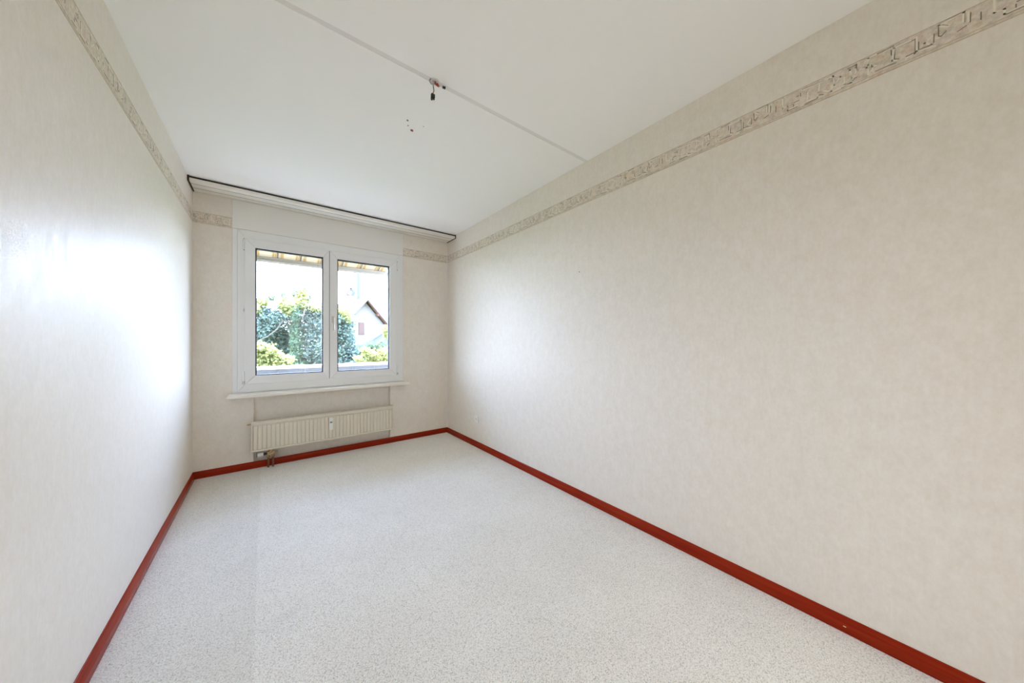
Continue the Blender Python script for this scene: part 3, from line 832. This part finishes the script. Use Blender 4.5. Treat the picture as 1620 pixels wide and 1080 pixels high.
KY = D + 24.0
plant('far_hedge', (2.3, KY, GZ), 'distant line of bluish trees behind the ivy-covered tree', 'hedge', [
    ('foliage', 'leaf_blue', [(-1.2, KY, 1.4, 1.0, .8, 1.2), (-2.8, KY, 1.8, 1.0, .8, 1.3), (-4.4, KY, 1.5, 1.1, .8, 1.2), (-6.2, KY, 1.9, 1.2, .8, 1.4), (-8.0, KY, 1.4, 1.1, .8, 1.2), (-3.0, KY, -1.0, 2.0, .8, 1.6), (-6.5, KY, -1.0, 2.2, .8, 1.6), (0.1, KY, 1.5, .7, .8, 1.1), (1.1, KY, 1.3, .7, .8, 1.0), (2.2, KY, 1.5, .8, .8, 1.1), (3.3, KY, 1.6, .8, .8, 1.2), (4.4, KY, 1.0, .7, .8, .9),
                              (0.0, KY, -1.0, 2.0, .8, 1.6), (3.0, KY, -1.0, 2.2, .8, 1.6), (5.3, KY, -.4, .8, .8, 1.1)], 1300, 0.15)],
    [('trunk', [(2.3, KY, GZ), (2.3, KY, 1.0)], [.15, .05])], seed=11)

# ------------------------------------------------------------------ house
M['stucco'] = mat('cream_stucco', (0.15, 0.136, 0.120), 0.9)
M['tile'] = mat('pale_red_roof_tile', (0.08, 0.054, 0.048), 0.85)
M['timber'] = mat('brown_roof_timber', (0.10, 0.042, 0.024), 0.7)
M['fascia'] = mat('grey_brown_fascia', (0.07, 0.052, 0.048), 0.7)
M['shutter'] = mat('orange_brown_shutter', (0.055, 0.022, 0.011), 0.6)
M['slate'] = mat('dark_metal', (0.02, 0.024, 0.03), 0.5)
M['porch'] = mat('blue_grey_porch_roof', (0.07, 0.075, 0.10), 0.6)
PH = math.radians(7)
AP = Vector((7.245, 28.75, 4.90))            # front end of the ridge
gx_, ry_ = Vector((math.cos(PH), math.sin(PH), 0)), Vector((-math.sin(PH), math.cos(PH), 0))
def hp(x, y, z):
    return tuple(AP + gx_ * x + ry_ * y + Vector((0, 0, z)))
ho_ = empty('house', (7.5, 33.0, GZ))
tag(ho_, 'cream gabled house with tiled roof and brown eaves seen through the right pane', 'house')
SLP = 1.17
LW, RW, LEN = 1.48, 3.4, 9.0
bot = GZ - AP.z
wall_l, wall_r = -1.28, 3.0
zz0 = -0.34
prof = [(wall_l, bot), (wall_r, bot), (wall_r, zz0 - SLP * wall_r), (0, zz0), (wall_l, zz0 + SLP * wall_l)]
MB().prism(prof, lambda p, q, s: hp(p, s, q), 0.62, LEN - 0.5).build('wall', M['stucco'], ho_)
for sg, wd in ((-1, LW), (1, RW)):
    pr = [(0, 0), (sg * wd, -SLP * wd), (sg * wd, -SLP * wd - 0.15), (0, -0.15)]
    MB().prism(pr, lambda p, q, s: hp(p, s, q), 0.0, LEN).build('roof', M['tile'], ho_)
    pr = [(0, -0.15), (sg * wd, -SLP * wd - 0.15), (sg * wd, -SLP * wd - 0.19), (0, -0.19)]
    MB().prism(pr, lambda p, q, s: hp(p, s, q), 0.02, LEN - 0.02).build('soffit', M['timber'], ho_)
    pr = [(0, 0.02), (sg * (wd + .02), -SLP * wd + 0.02), (sg * (wd + .02), -SLP * wd - 0.28), (0, -0.28)]
    MB().prism(pr, lambda p, q, s: hp(p, s, q), -0.04, -0.001).build('barge_board', M['fascia'], ho_)
    pr = [(0.0, -0.19), (sg * (wd - .03), -SLP * (wd - .03) - 0.19), (sg * (wd - .03), -SLP * (wd - .03) - 0.33), (0, -0.33)]
    MB().prism(pr, lambda p, q, s: hp(p, s, q), 0.12, 0.26).build('rafter', M['timber'], ho_)
for px_ in (-1.20, 0.98, 2.55):
    z = -abs(px_) * SLP - 0.37
    MB().prism([(px_ - 0.11, z - 0.02), (px_ + 0.11, z - 0.02), (px_ + 0.11, z + 0.2), (px_ - 0.11, z + 0.2)], lambda p, q, s: hp(p, s, q), 0.05, 0.70).build('purlin_end', M['timber'], ho_)
shx, shw = -0.30, 0.235
sh = MB().prism([(shx - shw, -3.18), (shx + shw, -3.18), (shx + shw, -2.12), (shx - shw, -2.12)], lambda p, q, s: hp(p, s, q), 0.57, 0.618).build('shutter', M['shutter'], ho_)
for k in range(9):
    z = -3.12 + k * 0.108
    MB().prism([(shx - shw + .05, z), (shx + shw - .05, z), (shx + shw - .05, z + .075), (shx - shw + .05, z + .075)], lambda p, q, s: hp(p, s, q), 0.555, 0.569).build('slat', M['shutter'], sh)
# chimney on the left slope
cp = Vector((6.36, 31.25, 0))
ch = MB().box(6.12, 6.60, 31.0, 31.5, 3.6, 5.22).build('chimney', M['stucco'], ho_)
MB().box(6.02, 6.70, 30.92, 31.58, 5.22, 5.28).build('chimney_plate', M['slate'], ch)
MB().prism([(6.42, 5.28), (6.66, 5.28), (6.80, 5.46), (6.44, 5.96), (6.30, 5.84), (6.48, 5.54)], lambda p, q, s: (p, s, q), 31.05, 31.45).build('chimney_cowl', M['slate'], ch)  # shaded right half of the cowl, painted dark
MB().prism([(6.02, 5.36), (6.16, 5.28), (6.28, 5.52), (6.42, 5.80), (6.38, 5.90), (6.12, 5.62)], lambda p, q, s: (p, s, q), 31.05, 31.45).build('chimney_cowl', M['tile'], ch)  # sunlit left half of the cowl, painted paler
# porch roof at the lower right
MB().prism([(0.05, -4.00), (1.5, -3.02), (1.5, -3.10), (0.05, -4.08)], lambda p, q, s: hp(p, s, q), -1.6, 0.6).build('porch_roof', M['porch'], ho_)
MB().prism([(0.7, bot), (1.5, bot), (1.5, -3.15), (0.7, -3.65)], lambda p, q, s: hp(p, s, q), -1.3, 0.6).build('porch_wall', M['porch'], ho_)

ma = MB().cyl((9.65, 43.75, GZ), (9.65, 43.75, 12.5), 0.25, 0.24, n=12).build('lamp_mast', M['slate'], smooth=True)
tag(ma, 'thin dark vertical mast rising behind the house roof', 'mast')

nh = empty('neighbour_house', (15.5, 45.0, GZ))
tag(nh, 'pink-roofed neighbouring house behind the right slope of the gabled house', 'house')
MB().box(11.9, 20.0, 42.5, 48.5, GZ, 3.0).build('wall', M['stucco'], nh)
MB().prism([(41.9, 2.6), (45.4, 5.45), (49.0, 2.6), (49.0, 2.4), (45.4, 5.2), (41.9, 2.4)], lambda p, q, s: (s, p, q), 11.5, 20.4).build('roof', M['tile'], nh)
